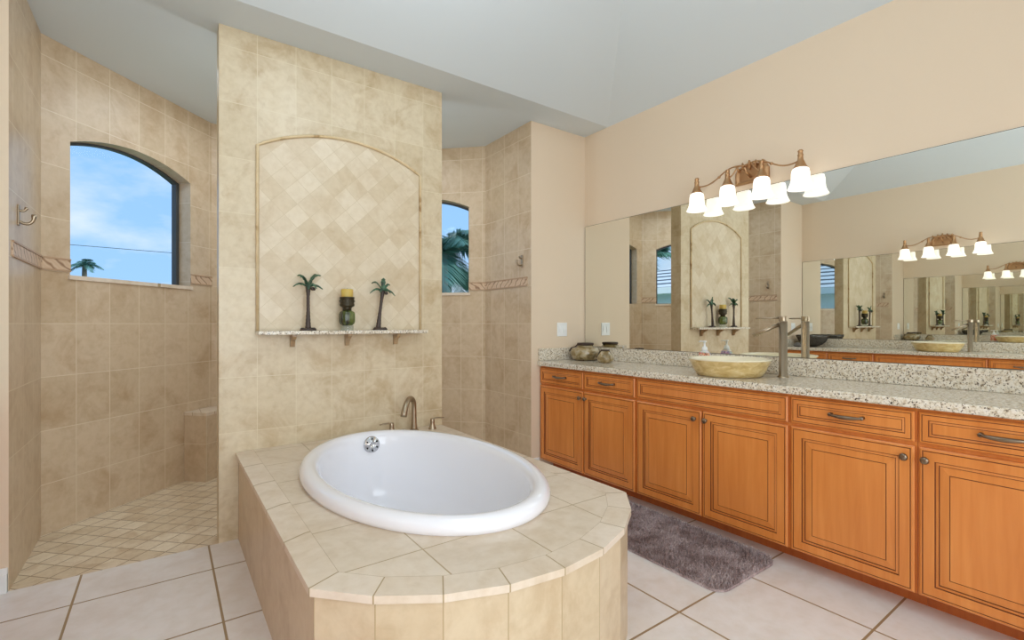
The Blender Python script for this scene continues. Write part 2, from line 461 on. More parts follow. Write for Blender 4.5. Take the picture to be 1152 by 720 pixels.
# top: border course, field, nosing, hole for the tub
mb = MB()
nose = inset(poly, -.014); inn = inset(poly, .075)
lens = [0]
for a, b in zip(nose, nose[1:]): lens.append(lens[-1]+(Vector(a)-Vector(b)).length)
us = []
acc = 0
for i in range(len(nose)):                    # one tile per facet, .31 m tiles along the straight sides
    us.append(acc)
    if i < len(nose)-1:
        ln = (Vector(nose[i])-Vector(nose[i+1])).length
        acc += round(ln/.31) if ln > .3 else 1
for i in range(len(nose)-1):
    u0, u1 = us[i], us[i+1]
    mb.face([(*nose[i], DZ-.004), (*nose[i+1], DZ-.004), (*inn[i+1], DZ), (*inn[i], DZ)], 1, [(u0, .1), (u1, .1), (u1, 1), (u0, 1)])
    mb.face([(*nose[i], DZ-.004), (*nose[i], DZ-.026), (*nose[i+1], DZ-.026), (*nose[i+1], DZ-.004)], 1, [(u0, .1), (u0, .03), (u1, .03), (u1, .1)])
    mb.face([(*nose[i], DZ-.026), (*inset(poly, .02)[i], DZ-.026), (*inset(poly, .02)[i+1], DZ-.026), (*nose[i+1], DZ-.026)], 1)
NS = 96
def rayhit(th):
    d = Vector((math.cos(th), math.sin(th))); o = Vector((BX, BY)); best = None
    q = inn + [inn[0]]
    for a, b in zip(q, q[1:]):
        a, b = Vector(a), Vector(b); e = b-a; den = d.x*e.y-d.y*e.x
        if abs(den) < 1e-9: continue
        t = ((a.x-o.x)*e.y-(a.y-o.y)*e.x)/den; s = ((a.x-o.x)*d.y-(a.y-o.y)*d.x)/den
        if t > 0 and -1e-6 <= s <= 1+1e-6 and (best is None or t < best): best = t
    return tuple(o+d*best)
ths = sorted([2*PI*i/NS for i in range(NS)] + [math.atan2(p[1]-BY, p[0]-BX) % (2*PI) for p in inn])
outp = [rayhit(t) for t in ths]
def ell(t, k=.93):
    r = 1/math.sqrt((math.cos(t)/(BA*k))**2+(math.sin(t)/(BB*k))**2); return (BX+r*math.cos(t), BY+r*math.sin(t))
inp = [ell(t) for t in ths]
for i in range(len(ths)):
    j = (i+1) % len(ths)
    pts = [outp[i], outp[j], inp[j], inp[i]]
    if (Vector(outp[i])-Vector(outp[j])).length < 1e-5: continue
    mb.face([(*p, DZ) for p in pts], 0, pts)
mb.build('deck_top', [M['deck'], M['deckedge']], deck, shift=sh)
mb = MB()
for i in range(len(poly)-1):
    u0, u1 = us[i], us[i+1]
    if i in (0, len(poly)-2): u1 = u0+.99
    mb.face([(*poly[i], 0), (*poly[i+1], 0), (*poly[i+1], DZ-.02), (*poly[i], DZ-.02)], 0, [(u0, 0), (u1, 0), (u1, DZ), (u0, DZ)])
mb.build('apron', M['apron'], deck, shift=sh)

# bathtub
tub = empty('bathtub', (BX, BY, DZ), 'white oval drop-in bathtub with a thick rolled rim, set in the tiled deck', 'bathtub')
mb = MB()
def oval(g, z, sy=0.0, pw=2.0):
    r = []
    for i in range(96):
        t = 2*PI*i/96; r.append(((BA-g)*math.cos(t), (BB-g)*math.sin(t)+sy, z))
    return r
prof = [(.012, -.001), (.003, .006), (0, .02), (.004, .036), (.016, .05), (.034, .057), (.052, .057), (.068, .051), (.079, .04), (.086, .022), (.092, -.02), (.100, -.08), (.112, -.18), (.13, -.28), (.16, -.35), (.205, -.385), (.26, -.395)]
rs = [oval(g, z) for g, z in prof]
mb.rings(rs, 0, False, True)
mb.build('basin', M['tub'], tub, recalc=False)
of = MB()
MR = Matrix.Rotation(math.radians(84), 3, 'X') @ Matrix.Scale(1.2, 3)
oc = Vector((.025, BB-.0935, -.012))
of.lathe([(.0, .016), (.012, .016), (.014, .02), (.018, .02), (.022, .013), (.036, .012), (.04, .008), (.041, 0)], oc, 28, 0, MR, cap=False)
for k in range(6):
    a = k*PI/3+PI/6
    p = oc+MR @ Vector((.029*math.cos(a), .029*math.sin(a), .0125))
    of.lathe([(.0045, 0), (.0045, .002)], p, 8, 1, MR)
o = of.build('overflow_plate', [M['chrome'], M['dark']], tub); o['label'] = 'round chrome overflow plate'
dr = MB(); dr.lathe([(.035, 0), (.034, .004), (.02, .003), (.019, .008), (0, .009)], (0, .35, -.3955), 24, cap=False)
o = dr.build('drain', M['chrome'], tub); o['label'] = 'chrome drain'

# tub filler: spout and two lever handles
fa = empty('tub_faucet', (1.344, 2.985, DZ), 'brushed nickel arched tub faucet with two lever handles on the tub deck', 'faucet')
mb = MB()
d = Vector((-.72, -.69, 0)).normalized()
def bez(p, n=24):
    out = []
    for i in range(n+1):
        t = i/n; a = [Vector(q) for q in p]
        while len(a) > 1: a = [a[k].lerp(a[k+1], t) for k in range(len(a)-1)]
        out.append(a[0])
    return out
up = [Vector((0, 0, z)) for z in (0, .02, .05, .09, .13, .165)]
bend = bez([(0, 0, .165), Vector((0, 0, .225))+d*.005, Vector((0, 0, .262))+d*.085, Vector((0, 0, .2))+d*.15, Vector((0, 0, .125))+d*.172], 18)[1:]
rad = [.024, .021, .018, .0165, .016, .0155]+[.0155+.0045*(i/17) for i in range(18)]
mb.tube(up+bend, rad, 16)
mb.lathe([(.030, 0), (.030, .006), (.024, .012)], seg=24)
mb.build('spout', M['nickel'], fa)
for sx, px, py in ((-1, -.155, .0), (1, .125, -.02)):
    mb = MB(); mb.lathe([(.026, 0), (.025, .006), (.018, .02), (.014, .045), (.015, .062), (.012, .07), (0, .072)], (px, py, 0), 20, cap=False)
    mb.tube([(px-sx*.004, py, .062), (px+sx*.02, py, .07), (px+sx*.05, py-.004, .071), (px+sx*.082, py-.008, .068)], [.008, .0085, .0095, .006], 12, flat=.55)
    mb.build('handle', M['nickel'], fa)

# ================================================================== NICHE PANEL + SHELF
NX0, NX1, NZ0, NZS, NZP = .424, 1.424, 1.158, 2.213, 2.352
pan = empty('tile_panel', (.924, YB, NZ0), 'arched panel of small diagonal stone tiles framed by a stone moulding, on the tub wall', 'tile panel')
n = 28
top = [(NX0+(NX1-NX0)*i/n, NZS+(NZP-NZS)*(1-(2*i/n-1)**2)**.92) for i in range(n, -1, -1)]
out = [(NX0, NZ0), (NX1, NZ0)] + top
mb = MB()
mb.face([(x, YB-.003, z) for x, z in out], 0, out)
for a, b in zip(out, out[1:]+out[:1]):
    mb.face([(a[0], YB-.003, a[1]), (b[0], YB-.003, b[1]), (b[0], YB-.0004, b[1]), (a[0], YB-.0004, a[1])], 0)
sh = (-.924, -YB, -NZ0)
mb.build('panel_field', M['diag'], pan, shift=sh)
m = base('pencil_moulding_stone', (205, 174, 126), .4); nt_, lk_, b_ = L(m)
lk_.new(ramp(nt_, noise(nt_, coords(nt_), 7, 3, .7), [(.33, (160, 124, 76)), (.42, (212, 186, 142)), (.7, (226, 206, 168))]), b_.inputs['Base Color']); M['pencil'] = m
mb = MB()
mb.tube([(NX0, YB-.0092, NZ0)]+[(x, YB-.0092, z) for x, z in top[::-1]]+[(NX1, YB-.0092, NZ0)], .0085, 10, up=(0, -1, 0))
mb.build('moulding', M['pencil'], pan, shift=sh)
SHZ = 1.158
shelf = empty('wall_shelf', (.924, YB, SHZ), 'narrow granite shelf on three small brackets under the arched panel', 'shelf')
mb = MB(); mb.box((-.51, -.115, -.022), (.51, -.006, 0), 0, .004); mb.build('shelf_board', M['granite'], shelf)
M['stonebr'] = wood('bracket_stone', (152, 126, 92), (188, 160, 122))
for bx in (-.318, 0, .318):
    mb = MB()
    pr = [(-.006, -.022), (-.085, -.022), (-.085, -.034), (-.07, -.040), (-.058, -.05), (-.04, -.056), (-.03, -.078), (-.026, -.095), (-.006, -.095)]
    lo = [(bx-.012, y, z) for y, z in pr]; hi = [(bx+.012, y, z) for y, z in pr]
    mb.rings([lo, hi], 0, True, True, smooth=False)
    mb.build('bracket', M['stonebr'], shelf)

# palm figurines
M['palmtrunk'] = base('figurine_trunk', (70, 56, 48), .5)
m = base('figurine_green', (52, 84, 62), .45); nt_, lk_, b_ = L(m)
lk_.new(ramp(nt_, noise(nt_, coords(nt_), 45, 3), [(.35, (38, 58, 44)), (.6, (74, 112, 82))]), b_.inputs['Base Color']); M['palmgreen'] = m
def frond_mesh(mb, base_, ang, reach, rise, droop, width, nseg=9, mi=0, serr=True):
    """a drooping leaf with a folded blade"""
    d = Vector((math.cos(ang), math.sin(ang), 0)); s = Vector((-d.y, d.x, 0)); base_ = Vector(base_)
    rl, rc, rr = [], [], []
    for i in range(nseg+1):
        t = i/nseg
        p = base_+d*(reach*t)+Vector((0, 0, rise*math.sin(min(1, t*1.25)*PI/2)-droop*t**2.4))
        w = width*(math.sin(PI*min(1, .12+t*.88))**.7)*(1-.25*t)+.0006
        if serr and i % 2: w *= .72
        rc.append(p+Vector((0, 0, .0025))); rl.append(p+s*w-Vector((0, 0, w*.45))); rr.append(p-s*w-Vector((0, 0, w*.45)))
    th = Vector((0, 0, -.003))
    ring = [[a, b, c, c+th, b+th, a+th] for a, b, c in zip(rl, rc, rr)]
    mb.rings(ring, mi, True, True, smooth=False)
def palm_fig(x, label, bend, h, angs, coco):
    root = empty('palm_figurine', (x, YB-.064, SHZ), label, 'figurine')
    mb = MB()
    mb.lathe([(.047, 0), (.047, .006), (.04, .012), (.02, .016), (0, .017)], seg=20, sy=.75, cap=False)
    for k in range(7):
        a = k*.9; mb.lathe([(.012, 0), (.011, .008), (.004, .014)], (.034*math.cos(a), .022*math.sin(a), .004), 8)
    mb.build('base', M['palmtrunk'], root)
    mb = MB(); pts = []; rr = []
    for i in range(25):
        t = i/24; z = .012+t*(h-.012)
        pts.append((bend(t), 0, z)); rr.append((.017-.007*min(1, t*2.2)+.008*max(0, t-.75)*3)*(1 if i % 2 else .9))
    mb.tube(pts, rr, 12); mb.build('trunk', M['palmtrunk'], root)
    for ang, reach, rise, droop in angs:
        mb = MB(); frond_mesh(mb, (bend(1), 0, h-.004), ang, reach, rise, droop, .0175); mb.build('frond', M['palmgreen'], root)
    for cx_, cy_ in coco:
        mb = MB(); mb.lathe([(.0, -.011), (.008, -.008), (.011, 0), (.008, .008), (0, .011)], (bend(1)+cx_, cy_, h-.018), 12, cap=False); mb.build('coconut', M['palmtrunk'], root)
    return root
D = math.radians
palm_fig(.683, 'straight palm tree figurine standing left of the candle on the wall shelf', lambda t: 0, .265,
         [(D(180), .083, .03, .035), (D(4), .085, .022, .035), (D(150), .062, .075, .012), (D(30), .07, .08, .006), (D(205), .055, .07, .02), (D(-50), .06, .03, .045), (D(-100), .04, .03, .05), (D(-20), .07, .075, .01)],
         [(.02, -.016), (.03, -.008)])
palm_fig(1.12, 'leaning palm tree figurine standing right of the candle on the wall shelf', lambda t: -.012+.03*t**1.2, .255,
         [(D(180), .085, .028, .045), (D(0), .083, .022, .05), (D(160), .07, .07, .02), (D(25), .065, .058, .015), (D(-95), .02, .085, .005), (D(-130), .05, .03, .04), (D(-40), .05, .03, .045)],
         [(.016, -.018)])
# candle holder
ch = empty('candle_holder', (.91, YB-.064, SHZ), 'dark green ribbed glass candle holder on a clear foot, middle of the wall shelf', 'candle holder')
mb = MB(); mb.lathe([(.040, 0), (.040, .03), (.0, .031)], seg=8, cap=False); mb.lathe([(.04, 0), (0, 0)], seg=8, cap=False); mb.build('foot', M['clear'], ch)
m = base('olive_green_glass', (58, 66, 34), .12, coat=.4); nt_, lk_, b_ = L(m)
lk_.new(ramp(nt_, noise(nt_, mapping(nt_, coords(nt_), (1, 1, .15)), 30, 2), [(.38, (40, 40, 26)), (.62, (92, 106, 46))]), b_.inputs['Base Color']); M['olive'] = m
mb = MB(); R = []
for r, z in [(.0, .031), (.03, .031), (.042, .042), (.046, .055), (.046, .098), (.042, .112), (.027, .122)]:
    R.append([(r*(1+.04*math.cos(12*2*PI*i/72))*math.cos(2*PI*i/72), r*(1+.04*math.cos(12*2*PI*i/72))*math.sin(2*PI*i/72), z) for i in range(72)])
mb.rings(R); mb.build('jar', M['olive'], ch)
M['darkbr'] = base('dark_bronze_band', (64, 56, 38), .35, .4)
mb = MB(); mb.lathe([(.026, .120), (.026, .136), (.03, .142)], seg=24); mb.build('neck', M['darkbr'], ch)
mb = MB(); mb.lathe([(.03, .142), (.043, .150), (.0445, .16), (.0425, .163), (.0425, .195), (.0445, .198), (.0445, .204), (.04, .206), (.04, .200), (.0, .199)], seg=32, cap=False)
for k in range(16):
    a = 2*PI*k/16; mb.lathe([(.004, -.004), (.0055, 0), (.004, .004)], (.042*math.cos(a), .042*math.sin(a), .18), 8)
mb.build('cup', M['darkbr'], ch)
cd = empty('candle', (.91, YB-.064, SHZ+.2), 'short thick yellow pillar candle resting in the green holder', 'candle')
mb = MB(); mb.lathe([(0, 0), (.035, 0), (.036, .004), (.036, .05), (.033, .054), (.028, .05), (0, .049)], seg=28, cap=False); mb.build('wax', M['wax'], cd)
mb = MB(); mb.tube([(0, 0, .048), (.001, 0, .056), (.003, 0, .061)], .0012, 6); mb.build('wick', M['dark'], cd)

# ================================================================== SHOWER BENCH, HOOKS
mb = MB()
bench = empty('shower_bench', (.2, 4.45, 0), 'low tiled corner bench at the far left of the shower', 'bench')
pb = [(.117, 4.447), (.245, 4.319), (.68, 4.63), (.307, 4.632)]
pb = [(.117, 4.444), (.25, 4.311), (.568, 4.629), (.302, 4.629)]
mb.prism(pb, 0, .5); bmesh.ops.translate(mb.bm, verts=mb.bm.verts, vec=(-.2, -4.45, 0)); mb.bm.normal_update(); mb.boxuv((.06, .02)); mb.build('bench_body', M['tile'], bench)
mb = MB()
c0 = Vector((.307, 4.47)); mb.prism([tuple(c0+(Vector(p)-c0)*(1.03 if k in (1,) else 1.0)) for k, p in enumerate(pb)], .5, .525, 0, .004)
bmesh.ops.translate(mb.bm, verts=mb.bm.verts, vec=(-.2, -4.45, 0)); mb.boxuv(); mb.build('bench_top', M['deck'], bench)
def hook(loc, label, sgn):
    root = empty('robe_hook', loc, label, 'hook', 'robe hooks on the shower walls')
    mb = MB(); mb.box((-.001 if sgn > 0 else -.007, -.012, -.045), (.007 if sgn > 0 else .001, .012, .055), 0, .003); mb.build('back_plate', M['nickel'], root)
    mb = MB(); s = sgn
    mb.tube(bez([(0, 0, -.02), (s*.03, 0, -.05), (s*.06, 0, -.03), (s*.055, 0, .012)], 12), [.007]*10+[.008, .010, .009], 10)
    mb.tube(bez([(0, 0, .03), (s*.02, 0, .02), (s*.03, 0, .03), (s*.03, 0, .045)], 8), [.006]*7+[.008, .006], 10)
    mb.build('prong', M['nickel'], root)
hook((JL, 3.235, 1.712), 'metal double robe hook on the left tiled wall of the shower opening', 1)
hook((JR, 3.19, 1.712), 'metal double robe hook on the right tiled wall near the cream wall end', -1)

# switch plates
def plate(x, label):
    root = empty('switch_plate', (x, YB, 1.15), label, 'switch', 'switch plates on the cream end walls')
    mb = MB(); mb.box((-.055, -.006, -.058), (.055, 0, .058), 0, .003); mb.build('cover_plate', M['white'], root)
    for sx in (-.024, .024):
        mb = MB()
        pr = [(-.006, -.033), (-.0085, -.033), (-.0115, .0), (-.0075, .033), (-.006, .033)]
        mb.rings([[(sx-.016, y, z) for y, z in pr], [(sx+.016, y, z) for y, z in pr]], 0, True, True, smooth=False)
        mb.build('rocker', M['white'], root)
    return root
plate(2.729, 'white double rocker switch plate on the cream wall left of the vanity mirror')
plate(2*AX-2.729, 'white double rocker switch plate on the opposite cream wall, seen only in the mirror')

# ================================================================== VANITIES
XCF, XD = 2.50, 2.48          # face frame, door face
def panel_front(mb, y0, y1, z0, z1, small):
    """a raised-panel front facing -X: nested rectangles (inset, x, material)"""
    if small: pr = [(0, XCF, 0), (0, XD+.005, 0), (.005, XD, 0), (.009, XD, 0), (.0095, XD+.002, 1), (.0115, XD+.002, 1), (.012, XD, 0), (.030, XD, 0), (.0305, XD+.004, 1), (.0325, XD+.004, 1), (.040, XD+.002, 0), (.0405, XD+.005, 1), (.0425, XD+.005, 1), (.046, XD+.0045, 0)]
    else: pr = [(0, XCF, 0), (0, XD+.005, 0), (.006, XD, 0), (.011, XD, 0), (.0115, XD+.002, 1), (.014, XD+.002, 1), (.0145, XD, 0), (.050, XD, 0), (.0505, XD+.005, 1), (.053, XD+.005, 1), (.062, XD+.003, 0), (.0625, XD+.007, 1), (.065, XD+.007, 1), (.094, XD+.003, 0), (.0945, XD+.004, 1), (.0965, XD+.004, 1), (.097, XD+.002, 0)]
    rings = []
    for g, x, mi in pr: rings.append([mb.bm.verts.new(p) for p in ((x, y0+g, z0+g), (x, y1-g, z0+g), (x, y1-g, z1-g), (x, y0+g, z1-g))])
    for k in range(len(rings)-1):
        for i in range(4):
            j = (i+1) % 4
            f = mb.bm.faces.new((rings[k][i], rings[k][j], rings[k+1][j], rings[k+1][i])); f.material_index = 1 if (pr[k][2] and pr[k+1][2]) or (pr[k][2] != pr[k+1][2] and pr[k+1][0]-pr[k][0] < .001) else 0
    f = mb.bm.faces.new(rings[-1]); f.material_index = 0
    f = mb.bm.faces.new(rings[0][::-1]); f.material_index = 0
def knob(parent, y, z, sh):
    mb = MB(); m3 = Matrix.Rotation(-PI/2, 3, 'Y')
    mb.lathe([(.009, 0), (.006, .004), (.006, .012), (.013, .016), (.0155, .021), (.012, .026), (.006, .0275), (.0, .028)], (XD+.001, y, z), 20, 0, m3, cap=False)
    mb.build('knob', M['pewter'], parent, shift=sh)
def pull(parent, y, z, sh):
    mb = MB(); h = .062
    for s in (-1, 1): mb.tube([(XD+.001, y+s*h, z), (XD-.02, y+s*h, z)], [.008, .005], 10)
    for s in (-1, 1): mb.lathe([(.0, 0), (.009, 0), (.008, .004), (0, .005)], (XD-.02, y+s*h, z), 10, 0, Matrix.Rotation(-PI/2, 3, 'Y'), cap=False)
    pts = []; rr = []
    for i in range(17):
        t = i/16*2-1; pts.append((XD-.022-.008*(1-t*t), y+t*h, z-.004*(1-t*t))); rr.append(.0045+.0048*(1-t*t))
    mb.tube(pts, rr, 10); mb.build('pull', M['pewter'], parent, shift=sh)
def cabinet(y0, y1, label, drawers, doors, group):
    yc = (y0+y1)/2; root = empty('vanity_cabinet', (2.75, yc, 0), label, 'cabinet', group); sh = (-2.75, -yc, 0)
    mb = MB()
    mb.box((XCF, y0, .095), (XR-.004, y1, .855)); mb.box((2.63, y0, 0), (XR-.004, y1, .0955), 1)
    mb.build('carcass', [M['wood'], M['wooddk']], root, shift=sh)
    for a, b, p in drawers:
        mb = MB(); panel_front(mb, a, b, .716, .842, True); o = mb.build('drawer_front' if p else 'false_front', [M['wood'], M['glaze']], root, shift=sh, recalc=True)
        if p: pull(o, (a+b)/2, .785, sh)
    for a, b, k in doors:
        mb = MB(); panel_front(mb, a, b, .1, .700, False); o = mb.build('door', [M['wood'], M['glaze']], root, shift=sh)
        knob(o, k, .652, sh)
    return root
GC = 'cherry cabinets of the right vanity'
g = .004
def cab_A(): return cabinet(2.072, 3.066, 'cherry cabinet with two drawers over two doors, far end of the right vanity',
    [(2.561, 3.055, True), (2.082, 2.553, True)], [(2.561, 3.055, 2.585), (2.082, 2.553, 2.529)], GC)
cabs = [cab_A(),
    cabinet(1.124, 2.071, 'cherry sink cabinet with one long false drawer over two doors, below the stone bowl sink', [(1.131, 2.064, False)], [(1.601, 2.064, 1.64), (1.131, 1.593, 1.57)], GC),
    cabinet(.6305, 1.123, 'cherry cabinet with one drawer and one door, knob at the right, beside the sink cabinet', [(.637, 1.116, True)], [(.637, 1.116, .668)], GC),
    cabinet(.12, .6295, 'cherry cabinet with one drawer and one door, knob at the left, nearest to the viewer', [(.128, .623, True)], [(.128, .623, .60)], GC)]
ol = ['two drawer, two door cherry cabinet of the opposite vanity, seen in the mirror',
      'cherry sink cabinet under the bowl sink of the opposite vanity, seen in the mirror',
      'cherry single door cabinet beside the sink cabinet of the opposite vanity, in the mirror',
      'cherry single door cabinet at the near end of the opposite vanity, in the mirror']
for c_, l_ in zip(cabs, ol): opposite(c_, l_, 'cherry cabinets of the opposite vanity')
# counters
ct = empty('countertop', (2.73, 1.6, .857), 'long speckled beige granite counter with upstand on the right cherry vanity', 'countertop')
sh = (-2.73, -1.6, -.857)
mb = MB(); mb.box((2.458, .11, .857), (XR-.002, YB-.002, .895), 0, .006); mb.build('slab', M['granite'], ct, shift=sh)
mb = MB(); mb.box((XR-.022, .11, .8955), (XR-.002, YB-.002, .998), 0, .003); mb.build('backsplash', M['granite'], ct, shift=sh)
mb = MB(); mb.box((2.468, YB-.022, .8955), (XR-.0225, YB-.002, .995), 0, .003); mb.build('side_splash', M['granite'], ct, shift=sh)
opposite(ct, 'speckled granite counter of the opposite vanity, seen in the mirror')
# mirrors
mi_ = empty('vanity_mirror', (XR, 1.6, 1.0), 'wide frameless wall mirror above the right granite counter', 'mirror')
mb = MB(); y0, y1, z0, z1 = .11, YB-.008, 1.0, 2.048
mb.box((XR-.006, y0, z0), (XR-.001, y1, z1), 1); mb.face([(XR-.0063, y0+.002, z0+.002), (XR-.0063, y1-.002, z0+.002), (XR-.0063, y1-.002, z1-.002), (XR-.0063, y0+.002, z1-.002)], 0)
mb.build('mirror_glass', [M['mirror'], M['medge']], mi_, shift=(-XR, -1.6, -1.0), recalc=False)
opposite(mi_, 'wide frameless mirror on the opposite wall, seen as a mirror within the mirror')

# vessel sinks
m = base('golden_onyx', (216, 190, 130), .3, coat=.2); nt_, lk_, b_ = L(m)
lk_.new(ramp(nt_, noise(nt_, mapping(nt_, coords(nt_), (1, 1, 2.5)), 14, 6, .65, 1.0), [(.3, (186, 152, 88)), (.5, (216, 190, 130)), (.7, (236, 218, 172))]), b_.inputs['Base Color']); M['onyx'] = m
M['onyxin'] = base('pale_onyx_inside', (240, 230, 202), .25)
vs = empty('vessel_sink', (2.70, 1.56, .895), 'golden stone bowl sink on the granite counter of the right vanity', 'sink')
mb = MB()
mb.lathe([(.0, .0), (.165, .0), (.178, .006), (.196, .035), (.214, .075), (.224, .094)], seg=64, cap=False)
mb.build('bowl', M['onyx'], vs)
mb = MB(); mb.lathe([(.2235, .093), (.228, .0965), (.2275, .1005), (.221, .1015), (.212, .098), (.2, .075), (.17, .038), (.12, .02), (.03, .015), (.0, .015)], seg=64, cap=False)
mb.build('rim', M['onyxin'], vs)['label'] = 'pale cream rim and inside'
mb = MB(); mb.lathe([(0, .018), (.02, .019), (.026, .017), (.026, .0155)], seg=24, cap=False); mb.build('drain', M['nickel'], vs)
opposite(vs, 'golden stone bowl sink on the opposite vanity, seen in the mirror')
# faucets
vf = empty('vessel_faucet', (2.855, 1.325, .895), 'tall brushed nickel column faucet beside the golden bowl sink on the right vanity', 'faucet')
mb = MB(); mb.lathe([(.030, 0), (.030, .006), (.022, .008), (.022, .318), (.0, .318)], seg=32, cap=False); mb.build('column', M['nickel'], vf)
mb = MB(); mb.lathe([(.0228, .32), (.0228, .345), (.0215, .348), (0, .348)], seg=32, cap=False); mb.lathe([(0, .32), (.0228, .32)], seg=32, cap=False); d = Vector((-.5, .866, 0))
mb.tube([d*.015+V(0, 0, .336), d*.14+V(0, 0, .336)], [.0048, .0045], 10); mb.build('handle', M['nickel'], vf)
mb = MB(); mb.tube([d*.02+V(0, 0, .30), d*.155+V(0, 0, .235)], [.011, .0095], 14); mb.build('spout', M['nickel'], vf)
opposite(vf, 'tall brushed nickel column faucet on the opposite vanity, seen in the mirror')

# soap bottle
m = base('soap_bottle_plastic', (246, 226, 216), .2); M['soap'] = m; L(m)[2].inputs['Subsurface Weight'].default_value = .7; L(m)[2].inputs['Subsurface Scale'].default_value = .06
def blot(name, bg_, fg1, fg2):
    m = base(name, bg_, .35); nt, lk, b = L(m); ob = coords(nt)
    a = noise(nt, ob, 75, 2, .5); c = mix(nt, ramp(nt, a, [(.50, (0, 0, 0)), (.55, (1, 1, 1))]), bg_, fg1)
    a = noise(nt, mapping(nt, ob, loc=(4, 2, 1)), 90, 2, .5); c = mix(nt, ramp(nt, a, [(.58, (0, 0, 0)), (.62, (1, 1, 1))]), c, fg2)
    lk.new(c, b.inputs['Base Color']); b.inputs['Subsurface Weight'].default_value = .7; b.inputs['Subsurface Scale'].default_value = .06; return m
M['lab1'] = blot('orange_flower_label', (246, 196, 168), (222, 106, 70), (150, 84, 60)); M['lab2'] = blot('purple_back_label', (226, 204, 226), (160, 112, 170), (206, 150, 196))
so = empty('soap_bottle', (2.863, 1.822, .895), 'pump soap bottle with an orange flower label, behind the golden bowl sink', 'soap bottle')
MSx = Matrix.Diagonal((.66, 1.08, 1.36))
prof = [(.0, 0), (.026, 0), (.031, .006), (.037, .03), (.039, .06), (.0375, .076), (.029, .089), (.014, .096)]
mb = MB(); mb.lathe(prof, seg=32, mat=MSx, cap=False); mb.build('bottle_body', M['soap'], so)
for nm, a0_, a1_, mt in (('front_label', 105, 255, 'lab1'), ('back_label', -75, 75, 'lab2')):
    mb = MB(); rs = []
    for r, z in [(.0345, .016), (.0375, .032), (.0396, .06), (.0381, .076), (.0325, .0855)]:
        rs.append([((r+.0004)*.66*math.cos(D(a0_+(a1_-a0_)*i/14)), (r+.0004)*1.08*math.sin(D(a0_+(a1_-a0_)*i/14)), z*1.36) for i in range(15)])
    mb.rings(rs, closed=False); mb.build(nm, M[mt], so)['label'] = 'orange flower label' if mt == 'lab1' else 'purple back label'
mb = MB(); mb.lathe([(.015, .092), (.018, .094), (.018, .103), (.014, .112), (.006, .116), (.0055, .134), (.012, .136), (.013, .141), (0, .143)], seg=20, cap=False, mat=Matrix.Diagonal((1.05, 1.05, 1.36)))
mb.tube([(0, .008, .188), (0, .034, .188), (0, .041, .182)], [.0045, .004, .0032], 8); mb.build('pump', M['white'], so)

# jars on the far end of the right counter
M['strap'] = base('dark_leather', (64, 46, 34), .6)
def jar(loc, s, label, hh):
    root = empty('glass_jar', loc, label, 'jar', 'lidded jars on the right counter')
    k = s
    mb = MB(); mb.lathe([(0, .0), (.075*k, .0), (.105*k, .012*k), (.126*k, .045*k), (.128*k, .07*k), (.112*k, .105*k), (.08*k, hh-.03*k), (.06*k, hh-.012*k)], seg=40, cap=False)
    mb.build('jar_body', M['jarglass'], root)
    mb = MB(); mb.lathe([(.056*k, hh-.014*k), (.066*k, hh-.012*k), (.07*k, hh-.004*k), (.066*k, hh+.006*k), (0, hh+.008*k)], seg=32, cap=False); mb.build('lid', M['strap'], root)
    mb = MB(); rs = []
    a = D(135)
    dd = Vector((math.cos(a), math.sin(a), 0))
    pts = [dd*(.06*k)+V(0, 0, hh-.004*k), dd*(.085*k)+V(0, 0, hh-.026*k), dd*(.116*k)+V(0, 0, .104*k), dd*(.131*k)+V(0, 0, .075*k)]
    mb.tube(pts, [.01*k]*4, 8, flat=.5); mb.build('strap', M['strap'], root)
    return root
m = base('mottled_amber_glass', (176, 152, 102), .07, coat=.6); nt_, lk_, b_ = L(m)
n_ = noise(nt_, coords(nt_), 16, 4, .6, .6)
lk_.new(ramp(nt_, n_, [(.3, (104, 84, 46)), (.48, (176, 150, 98)), (.66, (216, 200, 166))]), b_.inputs['Base Color']); b_.inputs['Transmission Weight'].default_value = .35; M['jarglass'] = m
jar((2.845, 2.905, .895), 1.0, 'large squat amber glass jar with dark lid, far end of right counter', .138)
jar((2.79, 2.63, .895), .52, 'small amber glass jar with dark lid, in front of the large jar', .098)
# decor on the opposite counter
db = empty('glass_bowl', (-.93, 2.84, .895), 'dark smoked glass bowl at the far end of the opposite counter, seen in the mirror', 'bowl')
mb = MB(); mb.lathe([(0, .006), (.05, .006), (.1, .022), (.15, .066), (.184, .13), (.19, .155), (.186, .155), (.179, .132), (.145, .07), (.097, .029), (.045, .014), (0, .013)], seg=48, cap=False); mb.build('bowl_shell', M['smoke'], db)
mb = MB(); mb.lathe([(.05, 0), (.055, .003), (.05, .0062), (0, .0063)], seg=24, cap=False); mb.build('foot', M['dark'], db)
M['pebble'] = base('dark_pebble', (92, 88, 84), .5)
mb = MB(); mb.lathe([(0, 0), (.035, .002), (.05, .02), (.04, .045), (.015, .058), (0, .06)], seg=20, sx=.8, cap=False)
tag(mb.build('stone_ornament', M['pebble'], loc=(-.72, 2.93, .895)), 'dark rounded stone ornament beside the smoked bowl on the opposite counter, seen in the mirror', 'ornament')

